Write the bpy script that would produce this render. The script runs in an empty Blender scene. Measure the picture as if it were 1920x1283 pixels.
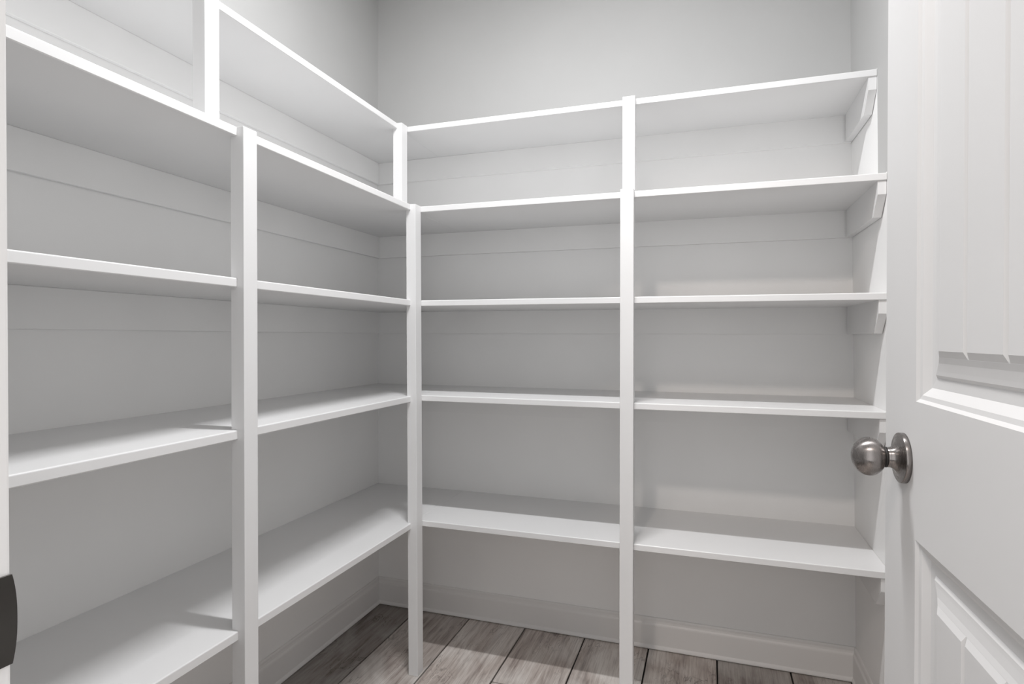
import bpy, bmesh, math
from mathutils import Vector, Matrix

sc = bpy.context.scene
COL = sc.collection

# ------------------------------------------------------------------ camera
CAM = Vector((1.3671, -2.2353, 1.1607))
YAW, PITCH, ROLL, FPX = 0.3244, -0.0081, 0.0005, 1098.29
cam_d = bpy.data.cameras.new('camera')
cam_d.sensor_width = 36.0
cam_d.lens = FPX / 1920 * 36.0
cam_d.clip_start = 0.02
cam = bpy.data.objects.new('camera', cam_d)
COL.objects.link(cam)
cam.location = CAM
fwd = Vector((-math.sin(YAW) * math.cos(PITCH), math.cos(YAW) * math.cos(PITCH), math.sin(PITCH)))
rot = fwd.to_track_quat('-Z', 'Y').to_matrix() @ Matrix.Rotation(ROLL, 3, 'Z')
cam.rotation_euler = rot.to_euler()
sc.camera = cam

# ------------------------------------------------------------------ light
world = bpy.data.worlds.new('world')
sc.world = world
world.use_nodes = True
bg = world.node_tree.nodes['Background']
bg.inputs[0].default_value = (1.0, 0.985, 0.985, 1)
bg.inputs[1].default_value = 1.25


def area(name, loc, aim, sx, sy, power, color):
    d = bpy.data.lights.new(name, 'AREA')
    d.shape = 'RECTANGLE'
    d.size, d.size_y = sx, sy
    d.energy = power
    d.color = color
    o = bpy.data.objects.new(name, d)
    COL.objects.link(o)
    o.location = loc
    o.rotation_euler = (Vector(aim) - Vector(loc)).to_track_quat('-Z', 'Y').to_euler()
    return o


# flush ceiling lamp of the pantry (a short bar running across the room)
area('pantry_ceiling_lamp', (0.98, -1.15, 2.68), (0.98, -1.15001, 0), 0.50, 0.05, 27, (0.99, 0.99, 1.0))
# lamp of the room outside, shining in through the doorway
area('outer_room_lamp', (0.93, -3.0, 3.05), (1.2, -0.6, 0.8), 0.14, 0.14, 17, (1, 0.88, 0.80))

sc.view_settings.view_transform = 'Standard'
sc.view_settings.look = 'None'
sc.view_settings.gamma = 1
sc.view_settings.use_curve_mapping = False
sc.view_settings.exposure = 0.07

# ------------------------------------------------------------------ materials


def mat(name):
    m = bpy.data.materials.new(name)
    m.use_nodes = True
    nt = m.node_tree
    return m, nt, nt.nodes['Principled BSDF']


def paint(name, col, rough, bump=0.0, scale=60.0, spec=0.5, var=0.02):
    m, nt, p = mat(name)
    tc = nt.nodes.new('ShaderNodeTexCoord')
    n = nt.nodes.new('ShaderNodeTexNoise')
    n.inputs['Scale'].default_value = scale
    n.inputs['Detail'].default_value = 3
    nt.links.new(tc.outputs['Object'], n.inputs['Vector'])
    n2 = nt.nodes.new('ShaderNodeTexNoise')
    n2.inputs['Scale'].default_value = 3.0
    nt.links.new(tc.outputs['Object'], n2.inputs['Vector'])
    r = nt.nodes.new('ShaderNodeValToRGB')
    r.color_ramp.elements[0].position, r.color_ramp.elements[1].position = 0.3, 0.7
    r.color_ramp.elements[0].color = tuple(c * (1 - var) for c in col) + (1,)
    r.color_ramp.elements[1].color = tuple(min(1, c * (1 + var)) for c in col) + (1,)
    nt.links.new(n2.outputs['Fac'], r.inputs['Fac'])
    nt.links.new(r.outputs['Color'], p.inputs['Base Color'])
    p.inputs['Roughness'].default_value = rough
    p.inputs['Specular IOR Level'].default_value = spec
    if bump:
        b = nt.nodes.new('ShaderNodeBump')
        b.inputs['Strength'].default_value = bump
        b.inputs['Distance'].default_value = 0.002
        nt.links.new(n.outputs['Fac'], b.inputs['Height'])
        nt.links.new(b.outputs['Normal'], p.inputs['Normal'])
    return m


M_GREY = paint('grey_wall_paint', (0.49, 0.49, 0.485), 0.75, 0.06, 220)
M_WHITE = paint('white_wall_paint', (0.93, 0.93, 0.925), 0.40, 0.05, 90)
M_SHELF = paint('white_shelf_enamel', (0.80, 0.80, 0.80), 0.36, 0.04, 45)
M_TRIM = paint('white_trim_enamel', (0.82, 0.81, 0.80), 0.40, 0.03, 45)
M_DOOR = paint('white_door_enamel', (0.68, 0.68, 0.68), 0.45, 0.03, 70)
M_CEIL = paint('white_ceiling_paint', (0.85, 0.85, 0.84), 0.85, 0.1, 120)
M_GROUT = paint('dark_grout', (0.018, 0.015, 0.014), 0.9, 0.2, 200)


def metal(name, col, rough):
    m, nt, p = mat(name)
    p.inputs['Metallic'].default_value = 1.0
    p.inputs['Base Color'].default_value = col + (1,)
    tc = nt.nodes.new('ShaderNodeTexCoord')
    mp = nt.nodes.new('ShaderNodeMapping')
    mp.inputs['Scale'].default_value = (900, 30, 30)
    n = nt.nodes.new('ShaderNodeTexNoise')
    n.inputs['Scale'].default_value = 3
    nt.links.new(tc.outputs['Object'], mp.inputs['Vector'])
    nt.links.new(mp.outputs['Vector'], n.inputs['Vector'])
    mr = nt.nodes.new('ShaderNodeMapRange')
    mr.inputs['To Min'].default_value = rough * 0.8
    mr.inputs['To Max'].default_value = rough * 1.25
    nt.links.new(n.outputs['Fac'], mr.inputs['Value'])
    nt.links.new(mr.outputs['Result'], p.inputs['Roughness'])
    tg = nt.nodes.new('ShaderNodeTangent')
    tg.direction_type = 'RADIAL'
    tg.axis = 'X'
    p.inputs['Anisotropic'].default_value = 0.8
    p.inputs['Anisotropic Rotation'].default_value = 0.25
    nt.links.new(tg.outputs[0], p.inputs['Tangent'])
    return m


M_NICKEL = metal('brushed_nickel', (0.30, 0.28, 0.27), 0.26)
M_DARKMETAL = metal('dark_bronze', (0.09, 0.085, 0.08), 0.38)
M_BLACK = paint('black_gap', (0.015, 0.013, 0.012), 0.6)


def plank_material():
    m, nt, p = mat('weathered_wood_plank')
    L = nt.links.new
    tc = nt.nodes.new('ShaderNodeTexCoord')
    oi = nt.nodes.new('ShaderNodeObjectInfo')
    mul = nt.nodes.new('ShaderNodeVectorMath')
    mul.operation = 'SCALE'
    mul.inputs[0].default_value = (7.3, 13.7, 3.1)
    L(oi.outputs['Random'], mul.inputs['Scale'])
    add = nt.nodes.new('ShaderNodeVectorMath')
    L(tc.outputs['Object'], add.inputs[0])
    L(mul.outputs[0], add.inputs[1])

    def noise(sx, sy, scale, detail, dist=0.0, rough=0.55):
        mp = nt.nodes.new('ShaderNodeMapping')
        mp.inputs['Scale'].default_value = (sx, sy, 1)
        n = nt.nodes.new('ShaderNodeTexNoise')
        n.inputs['Scale'].default_value = scale
        n.inputs['Detail'].default_value = detail
        n.inputs['Distortion'].default_value = dist
        n.inputs['Roughness'].default_value = rough
        L(add.outputs[0], mp.inputs['Vector'])
        L(mp.outputs['Vector'], n.inputs['Vector'])
        return n
    grain = noise(9, 0.7, 5.5, 6, 0.6, 0.62)      # long streaks
    fine = noise(60, 2.2, 4.0, 4, 0.3)            # fibres
    patch = noise(1.6, 0.8, 4.0, 3, 0.8)          # worn, bleached patches
    crack = noise(4, 1.0, 7.0, 2.5, 2.0)            # wandering dark cracks
    base = nt.nodes.new('ShaderNodeValToRGB')
    e = base.color_ramp.elements
    e[0].position, e[0].color = 0.30, (0.25, 0.205, 0.188, 1)
    e[1].position, e[1].color = 0.72, (0.70, 0.665, 0.63, 1)
    x = e.new(0.5)
    x.color = (0.53, 0.475, 0.44, 1)
    L(grain.outputs['Fac'], base.inputs['Fac'])
    pr = nt.nodes.new('ShaderNodeValToRGB')
    pr.color_ramp.elements[0].position, pr.color_ramp.elements[1].position = 0.42, 0.68
    L(patch.outputs['Fac'], pr.inputs['Fac'])
    mx = nt.nodes.new('ShaderNodeMixRGB')
    mx.inputs['Color2'].default_value = (0.84, 0.82, 0.79, 1)
    pm = nt.nodes.new('ShaderNodeMath')
    pm.operation = 'MULTIPLY'
    pm.inputs[1].default_value = 0.8
    L(pr.outputs['Color'], pm.inputs[0])
    L(pm.outputs[0], mx.inputs['Fac'])
    L(base.outputs['Color'], mx.inputs['Color1'])
    # cracks: thin band around 0.5 of a distorted noise
    ab = nt.nodes.new('ShaderNodeMath')
    ab.operation = 'SUBTRACT'
    ab.inputs[1].default_value = 0.5
    L(crack.outputs['Fac'], ab.inputs[0])
    ab2 = nt.nodes.new('ShaderNodeMath')
    ab2.operation = 'ABSOLUTE'
    L(ab.outputs[0], ab2.inputs[0])
    cr = nt.nodes.new('ShaderNodeValToRGB')
    cr.color_ramp.elements[0].position, cr.color_ramp.elements[1].position = 0.004, 0.03
    cr.color_ramp.elements[0].color = (0.32, 0.30, 0.29, 1)
    cr.color_ramp.elements[1].color = (1, 1, 1, 1)
    L(ab2.outputs[0], cr.inputs['Fac'])
    m2 = nt.nodes.new('ShaderNodeMixRGB')
    m2.blend_type = 'MULTIPLY'
    spot = noise(1.1, 0.9, 5.5, 2, 0.5)           # cracks only here and there
    sr = nt.nodes.new('ShaderNodeMapRange')
    sr.inputs['From Min'].default_value = 0.50
    sr.inputs['From Max'].default_value = 0.66
    sr.inputs['To Max'].default_value = 0.85
    L(spot.outputs['Fac'], sr.inputs['Value'])
    L(sr.outputs['Result'], m2.inputs['Fac'])
    L(mx.outputs['Color'], m2.inputs['Color1'])
    L(cr.outputs['Color'], m2.inputs['Color2'])
    fr = nt.nodes.new('ShaderNodeValToRGB')
    fr.color_ramp.elements[0].position, fr.color_ramp.elements[1].position = 0.34, 0.56
    fr.color_ramp.elements[0].color = (0.74, 0.71, 0.70, 1)
    L(fine.outputs['Fac'], fr.inputs['Fac'])
    m3 = nt.nodes.new('ShaderNodeMixRGB')
    m3.blend_type = 'MULTIPLY'
    m3.inputs['Fac'].default_value = 0.8
    L(m2.outputs['Color'], m3.inputs['Color1'])
    L(fr.outputs['Color'], m3.inputs['Color2'])
    # each plank a little lighter or darker
    hv = nt.nodes.new('ShaderNodeHueSaturation')
    mr = nt.nodes.new('ShaderNodeMapRange')
    mr.inputs['To Min'].default_value = 0.86
    mr.inputs['To Max'].default_value = 1.12
    L(oi.outputs['Random'], mr.inputs['Value'])
    L(mr.outputs['Result'], hv.inputs['Value'])
    L(m3.outputs['Color'], hv.inputs['Color'])
    # knots: small dark eyes, one here and there
    mpk = nt.nodes.new('ShaderNodeMapping')
    mpk.inputs['Scale'].default_value = (1.0, 0.62, 1)
    L(add.outputs[0], mpk.inputs['Vector'])
    wob = nt.nodes.new('ShaderNodeTexVoronoi')
    wob.inputs['Scale'].default_value = 2.6
    L(mpk.outputs['Vector'], wob.inputs['Vector'])
    kr = nt.nodes.new('ShaderNodeValToRGB')
    ke = kr.color_ramp.elements
    ke[0].position, ke[0].color = 0.0, (0.35, 0.32, 0.30, 1)
    ke[1].position, ke[1].color = 0.10, (1, 1, 1, 1)
    for pos, c in ((0.030, 0.38), (0.036, 0.85), (0.050, 0.80), (0.056, 0.50), (0.064, 0.85)):
        k_ = ke.new(pos)
        k_.color = (c, c * 0.97, c * 0.95, 1)
    L(wob.outputs['Distance'], kr.inputs['Fac'])
    m4 = nt.nodes.new('ShaderNodeMixRGB')
    m4.blend_type = 'MULTIPLY'
    m4.inputs['Fac'].default_value = 0.75
    L(hv.outputs['Color'], m4.inputs['Color1'])
    L(kr.outputs['Color'], m4.inputs['Color2'])
    m5 = nt.nodes.new('ShaderNodeMixRGB')
    m5.blend_type = 'MULTIPLY'
    m5.inputs['Fac'].default_value = 1.0
    L(m4.outputs['Color'], m5.inputs['Color1'])
    L(oi.outputs['Color'], m5.inputs['Color2'])
    L(m5.outputs['Color'], p.inputs['Base Color'])
    p.inputs['Roughness'].default_value = 0.5
    b = nt.nodes.new('ShaderNodeBump')
    b.inputs['Strength'].default_value = 0.12
    b.inputs['Distance'].default_value = 0.002
    L(fine.outputs['Fac'], b.inputs['Height'])
    L(b.outputs['Normal'], p.inputs['Normal'])
    return m


M_PLANK = plank_material()

# ------------------------------------------------------------------ helpers


def obj(name, bm, m, parent=None, smooth=False):
    me = bpy.data.meshes.new(name)
    bmesh.ops.recalc_face_normals(bm, faces=bm.faces[:])
    bm.to_mesh(me)
    bm.free()
    for k in (m if isinstance(m, (list, tuple)) else [m]):
        me.materials.append(k)
    if smooth:
        for f in me.polygons:
            f.use_smooth = True
    o = bpy.data.objects.new(name, me)
    COL.objects.link(o)
    if parent:
        o.parent = parent
    return o


def empty(name, loc=(0, 0, 0), rz=0.0):
    o = bpy.data.objects.new(name, None)
    o.empty_display_size = 0.1
    o.location = loc
    o.rotation_euler = (0, 0, rz)
    COL.objects.link(o)
    return o


def struct(o):
    o['kind'] = 'structure'
    return o


def hexa(bm, pts, mi=0):
    """pts: 4 bottom then 4 top corners"""
    v = [bm.verts.new(p) for p in pts]
    fs = []
    for q in ((0, 1, 2, 3), (4, 5, 6, 7), (0, 1, 5, 4), (1, 2, 6, 5), (2, 3, 7, 6), (3, 0, 4, 7)):
        f = bm.faces.new([v[i] for i in q])
        f.material_index = mi
        fs.append(f)
    return v, fs


def box(bm, x0, x1, y0, y1, z0, z1, bevel=0.0, segs=2):
    v, fs = hexa(bm, [(x0, y0, z0), (x1, y0, z0), (x1, y1, z0), (x0, y1, z0),
                      (x0, y0, z1), (x1, y0, z1), (x1, y1, z1), (x0, y1, z1)])
    if bevel:
        es = list({e for f in fs for e in f.edges})
        bmesh.ops.bevel(bm, geom=es, offset=bevel, segments=segs, affect='EDGES', profile=0.5)


def boxobj(name, dims, m, parent=None, bevel=0.0, segs=2):
    bm = bmesh.new()
    box(bm, *dims, bevel=bevel, segs=segs)
    return obj(name, bm, m, parent)


def sweep(bm, prof, a, b):
    """closed profile given as functions of position: prof(end) -> list of 3d points, at ends a and b"""
    A = [bm.verts.new(p) for p in prof(a)]
    B = [bm.verts.new(p) for p in prof(b)]
    n = len(A)
    for i in range(n):
        bm.faces.new([A[i], A[(i + 1) % n], B[(i + 1) % n], B[i]])
    bm.faces.new(A)
    bm.faces.new(B[::-1])


def lathe(bm, prof, segs=48, cap0=True, cap1=True):
    """profile of (axial, radius) turned about local X"""
    rings = []
    for e, r in prof:
        if r < 1e-6:
            rings.append([bm.verts.new((e, 0, 0))])
        else:
            rings.append([bm.verts.new((e, r * math.cos(2 * math.pi * k / segs), r * math.sin(2 * math.pi * k / segs))) for k in range(segs)])
    for a, b in zip(rings, rings[1:]):
        for k in range(segs):
            k2 = (k + 1) % segs
            if len(a) == 1 and len(b) > 1:
                bm.faces.new([a[0], b[k], b[k2]])
            elif len(b) == 1 and len(a) > 1:
                bm.faces.new([a[k], b[0], a[k2]])
            elif len(a) > 1:
                bm.faces.new([a[k], b[k], b[k2], a[k2]])
    if cap0 and len(rings[0]) > 1:
        bm.faces.new(rings[0])
    if cap1 and len(rings[-1]) > 1:
        bm.faces.new(rings[-1])


# ------------------------------------------------------------------ dimensions
W = 1.826                        # right wall (it leans a little, see WX)
CEIL = 2.74
YF = -2.02                       # pantry side of the front wall
T = 0.0202                       # shelf thickness
Z1, Z2, Z3, Z4, Z5 = 1.932, 1.614, 1.2887, 0.9594, 0.5233
A, B = 0.4021, 0.4085            # depth of the deep shelves: left, back
A1, B1 = 0.3015, 0.3191          # depth of the top shelves
HEAD = 2.64                      # top of the doorway
XJ = 0.979                       # face of the left jamb
XR = 1.655                       # face of the right jamb



def WX(z):
    return 1.841 - 0.0118 * z


# ------------------------------------------------------------------ room shell


def wall(name, faces, boxdims):
    """wall slab; the room face is split into rectangles of bare grey or white paint"""
    bm = bmesh.new()
    for pts, mi in faces:
        f = bm.faces.new([bm.verts.new(p) for p in pts])
        f.material_index = mi
    bmesh.ops.remove_doubles(bm, verts=bm.verts[:], dist=1e-5)
    x0, x1, y0, y1, z0, z1 = boxdims
    box(bm, x0, x1, y0, y1, z0, z1)
    return struct(obj(name, bm, [M_GREY, M_WHITE]))


def ry(y0, y1, z0, z1, x):
    return [(x, y0, z0), (x, y1, z0), (x, y1, z1), (x, y0, z1)]


def rx(x0, x1, z0, z1, y):
    return [(x0, y, z0), (x1, y, z0), (x1, y, z1), (x0, y, z1)]


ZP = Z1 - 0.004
wall('wall_left', [(ry(YF, 0, -0.01, ZP, 0), 1), (ry(YF, 0, ZP, CEIL, 0), 0)], (-0.10, -0.0005, YF - 0.1, 0.1, -0.02, CEIL))
wall('wall_back', [(rx(0, W + 0.03, -0.01, ZP, 0), 1), (rx(0, W + 0.03, ZP, CEIL, 0), 0)], (-0.0005, W + 0.03, 0.0005, 0.10, -0.02, CEIL))
wall_r = wall('wall_right', [
    (ry(YF, -B, -0.01, ZP, W), 0), (ry(-B, -B1, -0.01, Z2 - 0.004, W), 1), (ry(-B1, 0, -0.01, Z2 - 0.004, W), 1),
    (ry(-B, -B1, Z2 - 0.004, ZP, W), 0), (ry(-B1, 0, Z2 - 0.004, ZP, W), 1), (ry(YF, 0, ZP, CEIL, W), 0)],
    (W + 0.0005, W + 0.10, YF - 0.1, 0.1, -0.02, CEIL))
for v in wall_r.data.vertices:
    v.co.x += WX(v.co.z) - W
bm = bmesh.new()
box(bm, -0.1, XJ - 0.02, YF - 0.105, YF, -0.02, CEIL)
box(bm, XR + 0.02, W + 0.1, YF - 0.105, YF, -0.02, CEIL)
box(bm, XJ - 0.02, XR + 0.02, YF - 0.105, YF, HEAD + 0.02, CEIL)
struct(obj('wall_front', bm, M_GREY))
struct(boxobj('ceiling', (-0.1, W + 0.1, YF - 0.105, 0.1, CEIL, CEIL + 0.05), M_CEIL))

# floor: a dark bed with every plank laid on it
floor = struct(boxobj('floor', (-0.1, W + 0.1, -4.2, 0.1, -0.06, -0.008), M_GROUT))
PITCHX, X0, GAP = 0.2409, 0.1932, 0.0055


def plank_mesh(w, l):
    bm = bmesh.new()
    box(bm, 0, w, 0, l, -0.008, 0.0, bevel=0.0009, segs=1)
    me = bpy.data.meshes.new('plank')
    bmesh.ops.recalc_face_normals(bm, faces=bm.faces[:])
    bm.to_mesh(me)
    bm.free()
    me.materials.append(M_PLANK)
    return me


PL = 1.22
full = plank_mesh(PITCHX - GAP, PL - GAP)
joint = {-1: -0.72, 0: -1.05, 1: -0.78, 2: -0.395, 3: -1.02, 4: -0.62, 5: -0.20, 6: -0.90}
tone = {-1: 0.48, 0: 0.80, 1: 1.12, 2: 1.2, 3: 1.18, 4: 1.0, 5: 0.62, 6: 0.7}   # boards differ; floor shade is also painted in as darker side strips
cache = {}
for i in range(-1, 7):
    xa, xb = X0 + PITCHX * i, X0 + PITCHX * (i + 1)
    xa, xb = max(xa, 0.0), min(xb, W)
    ys = [-0.001]
    y = joint[i]
    while y > -2.6:
        ys.append(y)
        y -= PL
    ys.append(max(y, -3.6))
    for ya, yb in zip(ys[1:], ys):
        w, l = round(xb - xa - GAP, 4), round(yb - ya - GAP, 4)
        if (w, l) not in cache:
            cache[(w, l)] = plank_mesh(w, l)
        o = bpy.data.objects.new('plank', cache[(w, l)])
        COL.objects.link(o)
        o.parent = floor
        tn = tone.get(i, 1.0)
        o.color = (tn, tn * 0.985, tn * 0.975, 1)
        o.location = (xa + GAP / 2, ya + GAP / 2, 0)

# baseboards: moulded top, flat face, small shoe at the floor
BH = 0.116
BP = [(0.0, 0.003), (0.0162, 0.003), (0.0165, 0.007), (0.0145, 0.012), (0.0108, 0.0165), (0.0108, BH - 0.029), (0.0100, BH - 0.0245),
      (0.0070, BH - 0.0195), (0.0060, BH - 0.013), (0.0062, BH - 0.006), (0.0045, BH - 0.001), (0.0025, BH), (0.0, BH)]


def baseboard(name, prof, a, b):
    bm = bmesh.new()
    sweep(bm, prof, a, b)
    return struct(obj(name, bm, M_TRIM))


# mitred at the corners: the ends follow the profile depth
baseboard('baseboard_left', lambda e: [(d, (-d if e else YF), z) for d, z in BP], 0, 1)
baseboard('baseboard_back', lambda e: [((WX(z) - d if e else d), -d, z) for d, z in BP], 0, 1)
baseboard('baseboard_right', lambda e: [(WX(z) - d, (-d if e else YF), z) for d, z in BP], 0, 1)

# jambs and casings of the doorway
t1 = struct(boxobj('trim_1', (XJ - 0.019, XJ, YF - 0.115, -2.004, 0, HEAD), M_TRIM, bevel=0.002))
t2 = struct(boxobj('trim_2', (XR, XR + 0.019, YF - 0.115, -2.004, 0, HEAD), M_TRIM, bevel=0.002))
t3 = struct(boxobj('trim_3', (XJ - 0.019, XR + 0.019, YF - 0.115, -2.004, HEAD, HEAD + 0.019), M_TRIM, bevel=0.002))
# latch strike on the left jamb, its rounded lip reaching past the jamb edge
bm = bmesh.new()
ZS, HS = 0.9955, 0.0262
ring = [(-2.04, -HS)]
for k in range(0, 17):
    q = -1 + 2 * k / 16
    ring.append((-2.0045 + 0.0026 * (1 - abs(q) ** 2.4), HS * q))
ring += [(-2.04, HS)]
pa = [bm.verts.new((XJ + 0.0001, y, ZS + z)) for y, z in ring]
pb = [bm.verts.new((XJ + 0.0018, y, ZS + z)) for y, z in ring]
n = len(ring)
for i in range(n):
    bm.faces.new([pa[i], pa[(i + 1) % n], pb[(i + 1) % n], pb[i]])
bm.faces.new(pa)
bm.faces.new(pb)
s = obj('strike_plate', bm, M_DARKMETAL, t1)
s['label'] = 'dark metal latch strike with a rounded lip on the white door jamb'

# ------------------------------------------------------------------ shelving
R = 0.0028


def edge_profile(d, zt, z_off=0.0):
    """board section: back at 0, rounded front edge at depth d"""
    pts = [(0.0, zt - T), (d - R * 0.6, zt - T), (d, zt - T + R * 0.6)]
    for k in range(4):
        t = math.pi / 2 * k / 3
        pts.append((d - R + R * math.cos(t), zt - R + R * math.sin(t)))
    pts.append((0.0, zt))
    return pts


def clip_cleat(bm, y_front, zt, h, x0, x1, dz=0.0):
    """1x4 cleat on the right wall whose front lower corner is cut off at an angle"""
    prof = [(-0.0190, zt), (-0.0190, zt - h), (y_front + 0.048, zt - h), (y_front, zt - 0.037), (y_front, zt)]
    A_ = [bm.verts.new((x0, y, z + dz)) for y, z in prof]
    B_ = [bm.verts.new((x1, y, z + dz)) for y, z in prof]
    n = len(prof)
    for i in range(n):
        bm.faces.new([A_[i], A_[(i + 1) % n], B_[(i + 1) % n], B_[i]])
    bm.faces.new(A_)
    bm.faces.new(B_[::-1])


def post(x0, x1, y0, y1, z0, z1, parent, lean=(0.0, 0.0)):
    bm = bmesh.new()
    lx, ly = lean
    v, fs = hexa(bm, [(x0 + lx, y0 + ly, z0), (x1 + lx, y0 + ly, z0), (x1 + lx, y1 + ly, z0), (x0 + lx, y1 + ly, z0),
                      (x0, y0, z1), (x1, y0, z1), (x1, y1, z1), (x0, y1, z1)])
    es = list({e for f in fs for e in f.edges})
    bmesh.ops.bevel(bm, geom=es, offset=0.0012, segments=2, affect='EDGES', profile=0.5)
    return obj('post', bm, M_SHELF, parent)


CH, CT = 0.091, 0.013            # cleat height and thickness

# --- along the left wall
lu = empty('shelving_unit', (0.2, -1.0, 0))
lu['label'] = 'white built-in shelving along the left wall, running from the corner to the doorway'
lu['category'] = 'shelves'
lu['group'] = 'white pantry shelving'
inv = Matrix.Translation((-0.2, 1.0, 0))


def into(o, m):
    o.data.transform(m)
    return o


for z, d in ((Z1, A1), (Z2, A), (Z3, A), (Z4, A), (Z5, A)):
    bm = bmesh.new()
    sweep(bm, lambda y, d=d, z=z: [(x + 0.0004, y, zz) for x, zz in edge_profile(d - 0.0004, z)], YF + 0.001, -0.0004)
    into(obj('shelf', bm, M_SHELF, lu), inv)
    bm = bmesh.new()
    box(bm, 0.0004, CT, YF + 0.001, -0.0004, z - T - CH, z - T, bevel=0.001, segs=1)
    into(obj('cleat', bm, M_WHITE, lu), inv)
PF = 0.4198
PD = 0.0353
into(post(PF - PD, PF, -1.2254, -1.1853, 0, Z2, lu), inv)
into(post(PF - PD, PF, -0.4509, -0.4099, 0, Z2, lu, lean=(0.008, 0.0)), inv)
PF1 = 0.3195
into(post(PF1 - PD, PF1, -1.2295, -1.1895, Z2, Z1, lu), inv)
into(post(PF1 - PD, PF1, -0.3631, -0.3225, Z2, Z1, lu), inv)

# --- along the back wall
bu = empty('shelving_unit', (1.1, -0.2, 0))
bu['label'] = 'white built-in shelving along the back wall, its right end beside the open door'
bu['category'] = 'shelves'
bu['group'] = 'white pantry shelving'
inv = Matrix.Translation((-1.1, 0.2, 0))
for z, d, xs, dr in ((Z1, B1, A1, -0.006), (Z2, B, A, -0.007), (Z3, B, A, -0.006), (Z4, B, A, -0.001), (Z5, B, A, 0.0)):
    wx = WX(z)
    bm = bmesh.new()
    sweep(bm, lambda e, d=d, z=z, xs=xs, dr=dr, wx=wx: [((xs + 0.0005, wx - 0.0005)[e], -x - 0.0004, zz + (0.0, dr)[e])
                                                       for x, zz in edge_profile(d - 0.0004, z)], 0, 1)
    into(obj('shelf', bm, M_SHELF, bu), inv)
    bm = bmesh.new()
    zt = z - T
    cols = []
    for x, dz in ((CT + 0.0006, -0.0004), (xs, -0.0004), (wx - 0.0005, dr)):
        cols.append([bm.verts.new((x, y, zt + dz - h)) for y, h in ((-CT, CH), (-0.0004, CH), (-0.0004, 0), (-CT, 0))])
    for a, b in zip(cols, cols[1:]):
        for k in range(4):
            bm.faces.new([a[k], a[(k + 1) % 4], b[(k + 1) % 4], b[k]])
    bm.faces.new(cols[0])
    bm.faces.new(cols[-1])
    into(obj('cleat', bm, M_WHITE, bu), inv)
    bm = bmesh.new()
    clip_cleat(bm, -(d - 0.004), zt, CH, wx - 0.021, wx - 0.0004, dr)
    into(obj('cleat', bm, M_SHELF, bu), inv)
into(post(1.1080, 1.1490, -0.4261, -0.4261 + PD, 0, Z2 + 0.0005, bu), inv)
into(post(1.1022, 1.1418, -0.3367, -0.3367 + PD, Z2 - 0.002, Z1, bu), inv)

# ------------------------------------------------------------------ door
# local frame: origin at the hinge corner on the visible face, +u along the leaf towards the free edge,
# visible face at local x = 0 (facing -x), leaf thickness towards +x
DW, DT, DH = 0.672, 0.035, 2.60
ANG = 0.0208
edge = Vector((1.6008, -1.2978, 0))            # free edge on the visible face, set below from the camera fit
du = Vector((-math.sin(ANG), math.cos(ANG), 0))
org = edge - du * DW
door = struct(empty('door_1', (org.x, org.y, 0.012), ANG))
STILE = 0.1155
MOLD = [(0.0, 0.0), (0.0035, 0.0032), (0.0085, 0.0042), (0.0180, 0.0110), (0.0305, 0.0116), (0.0340, 0.0090),
        (0.0390, 0.0084), (0.0480, 0.0070), (0.0545, 0.0050)]
ZU0, ZU1 = 1.0837, DH - 0.13                     # upper panel opening (bottom, top)
ZL0, ZL1 = 0.24, 0.9171                          # lower panel opening
panels = [(STILE, DW - STILE, ZU0 - 0.012, ZU1), (STILE, DW - STILE, ZL0, ZL1 - 0.012)]
bm = bmesh.new()


def dv(u, z, d):
    return bm.verts.new((d, u, z))


us = [0.0, STILE, DW - STILE, DW]
zs = [0.0, panels[1][2], panels[1][3], panels[0][2], panels[0][3], DH]
for i in range(3):
    for j in range(5):
        if i == 1 and j in (1, 3):
            continue
        bm.faces.new([dv(us[i], zs[j], 0), dv(us[i + 1], zs[j], 0), dv(us[i + 1], zs[j + 1], 0), dv(us[i], zs[j + 1], 0)])
bmesh.ops.remove_doubles(bm, verts=bm.verts[:], dist=1e-6)
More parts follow.
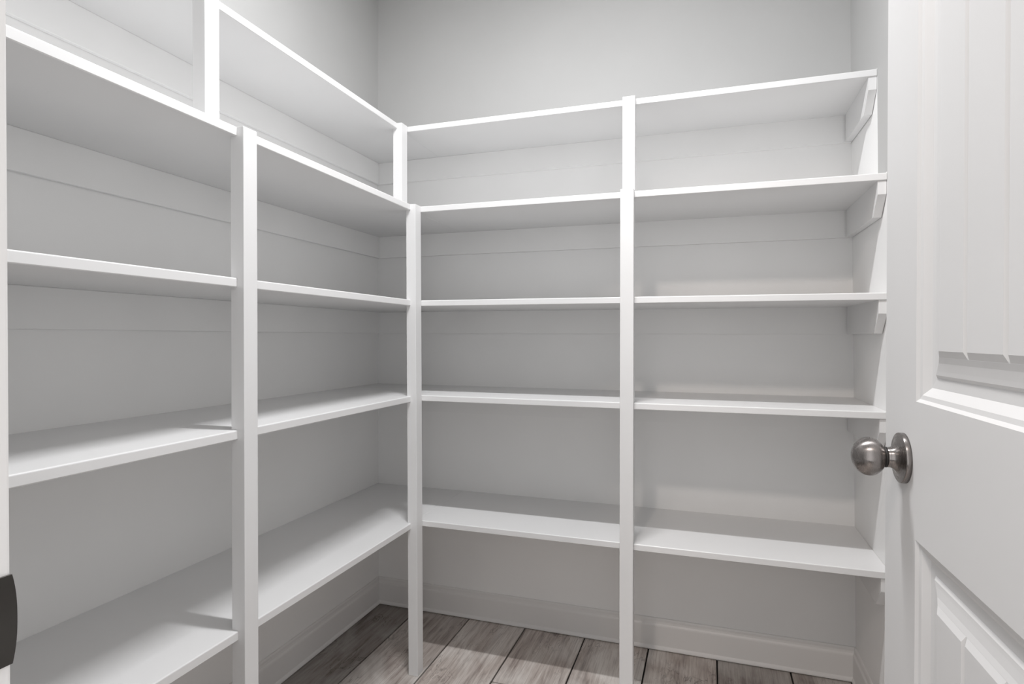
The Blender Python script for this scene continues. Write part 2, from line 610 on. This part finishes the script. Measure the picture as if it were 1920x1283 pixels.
# edges and back
q = [(0, 0), (DW, 0), (DW, DH), (0, DH)]
fa = [bm.verts.new((0, u, z)) for u, z in q]
ba = [bm.verts.new((DT, u, z)) for u, z in q]
for i in range(4):
    bm.faces.new([fa[i], fa[(i + 1) % 4], ba[(i + 1) % 4], ba[i]])
bm.faces.new(ba)
bmesh.ops.remove_doubles(bm, verts=bm.verts[:], dist=1e-6)
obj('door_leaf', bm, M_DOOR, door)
for nm, (u0, u1, z0, z1) in (('door_panel', panels[0]), ('door_panel', panels[1])):
    bm = bmesh.new()
    loops = []
    for s_, d_ in MOLD:
        loops.append([bm.verts.new((d_, u, z)) for u, z in ((u0 + s_, z0 + s_), (u1 - s_, z0 + s_), (u1 - s_, z1 - s_), (u0 + s_, z1 - s_))])
    for a, b in zip(loops, loops[1:]):
        for k in range(4):
            bm.faces.new([a[k], a[(k + 1) % 4], b[(k + 1) % 4], b[k]])
    s_ = MOLD[-1][0]
    bm.faces.new(loops[-1])
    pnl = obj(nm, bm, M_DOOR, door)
    # raised boards of the panel, with V grooves between them
    f0, f1 = u0 + s_, u1 - s_
    cuts = [f0, f1 - 0.2335, f1 - 0.1535, f1 - 0.0735, f1]
    for a, b in zip(cuts, cuts[1:]):
        bm = bmesh.new()
        # flat boards with eased sides; outer sides and ends slope down into the moulding
        a0, a1 = (a, a + 0.0075) if a == f0 else (a + 0.0012, a + 0.0044)
        b0, b1 = (b, b - 0.0075) if b == f1 else (b - 0.0012, b - 0.0044)
        e0, e1 = z0 + s_, z1 - s_
        hexa(bm, [(0.0020, a1, e0 + 0.0075), (0.0020, b1, e0 + 0.0075), (0.0020, b1, e1 - 0.0075), (0.0020, a1, e1 - 0.0075),
                  (0.0051, a0, e0), (0.0051, b0, e0), (0.0051, b0, e1), (0.0051, a0, e1)])
        obj('panel_board', bm, M_DOOR, pnl)

# knob: lathe about local x, pointing out of the face (-x)
kn = empty('door_knob', (0.0, DW - 0.0747, 1.0076 - 0.012))
kn.parent = door
kn['label'] = 'round brushed nickel knob on a flared rose'


def turned(name, prof, m, parent):
    bm = bmesh.new()
    lathe(bm, [(-e, r) for e, r in prof], 64)
    return obj(name, bm, m, parent, smooth=True)


rose = turned('rose', [(0.0, 0.0318), (0.0052, 0.0318), (0.0060, 0.0314), (0.0064, 0.0306), (0.0066, 0.0290), (0.0074, 0.0250), (0.0086, 0.0205),
                       (0.0104, 0.0168), (0.0126, 0.0144), (0.0150, 0.0132), (0.0175, 0.0128), (0.0204, 0.0128)], M_NICKEL, kn)
gap = turned('shadow_gap_ring', [(0.0200, 0.0131), (0.0228, 0.0131)], M_BLACK, kn)  # black ring painted in for the shadow gap between neck and ball
EC, EH, ER = 0.0397, 0.0196, 0.0247
ball = []
for k in range(0, 33):
    t = math.pi * (0.165 + (1 - 0.165) * k / 32)
    ball.append((EC - EH * math.cos(t), ER * math.sin(t) if k < 32 else 0.0))
turned('knob_ball', ball, M_NICKEL, kn)
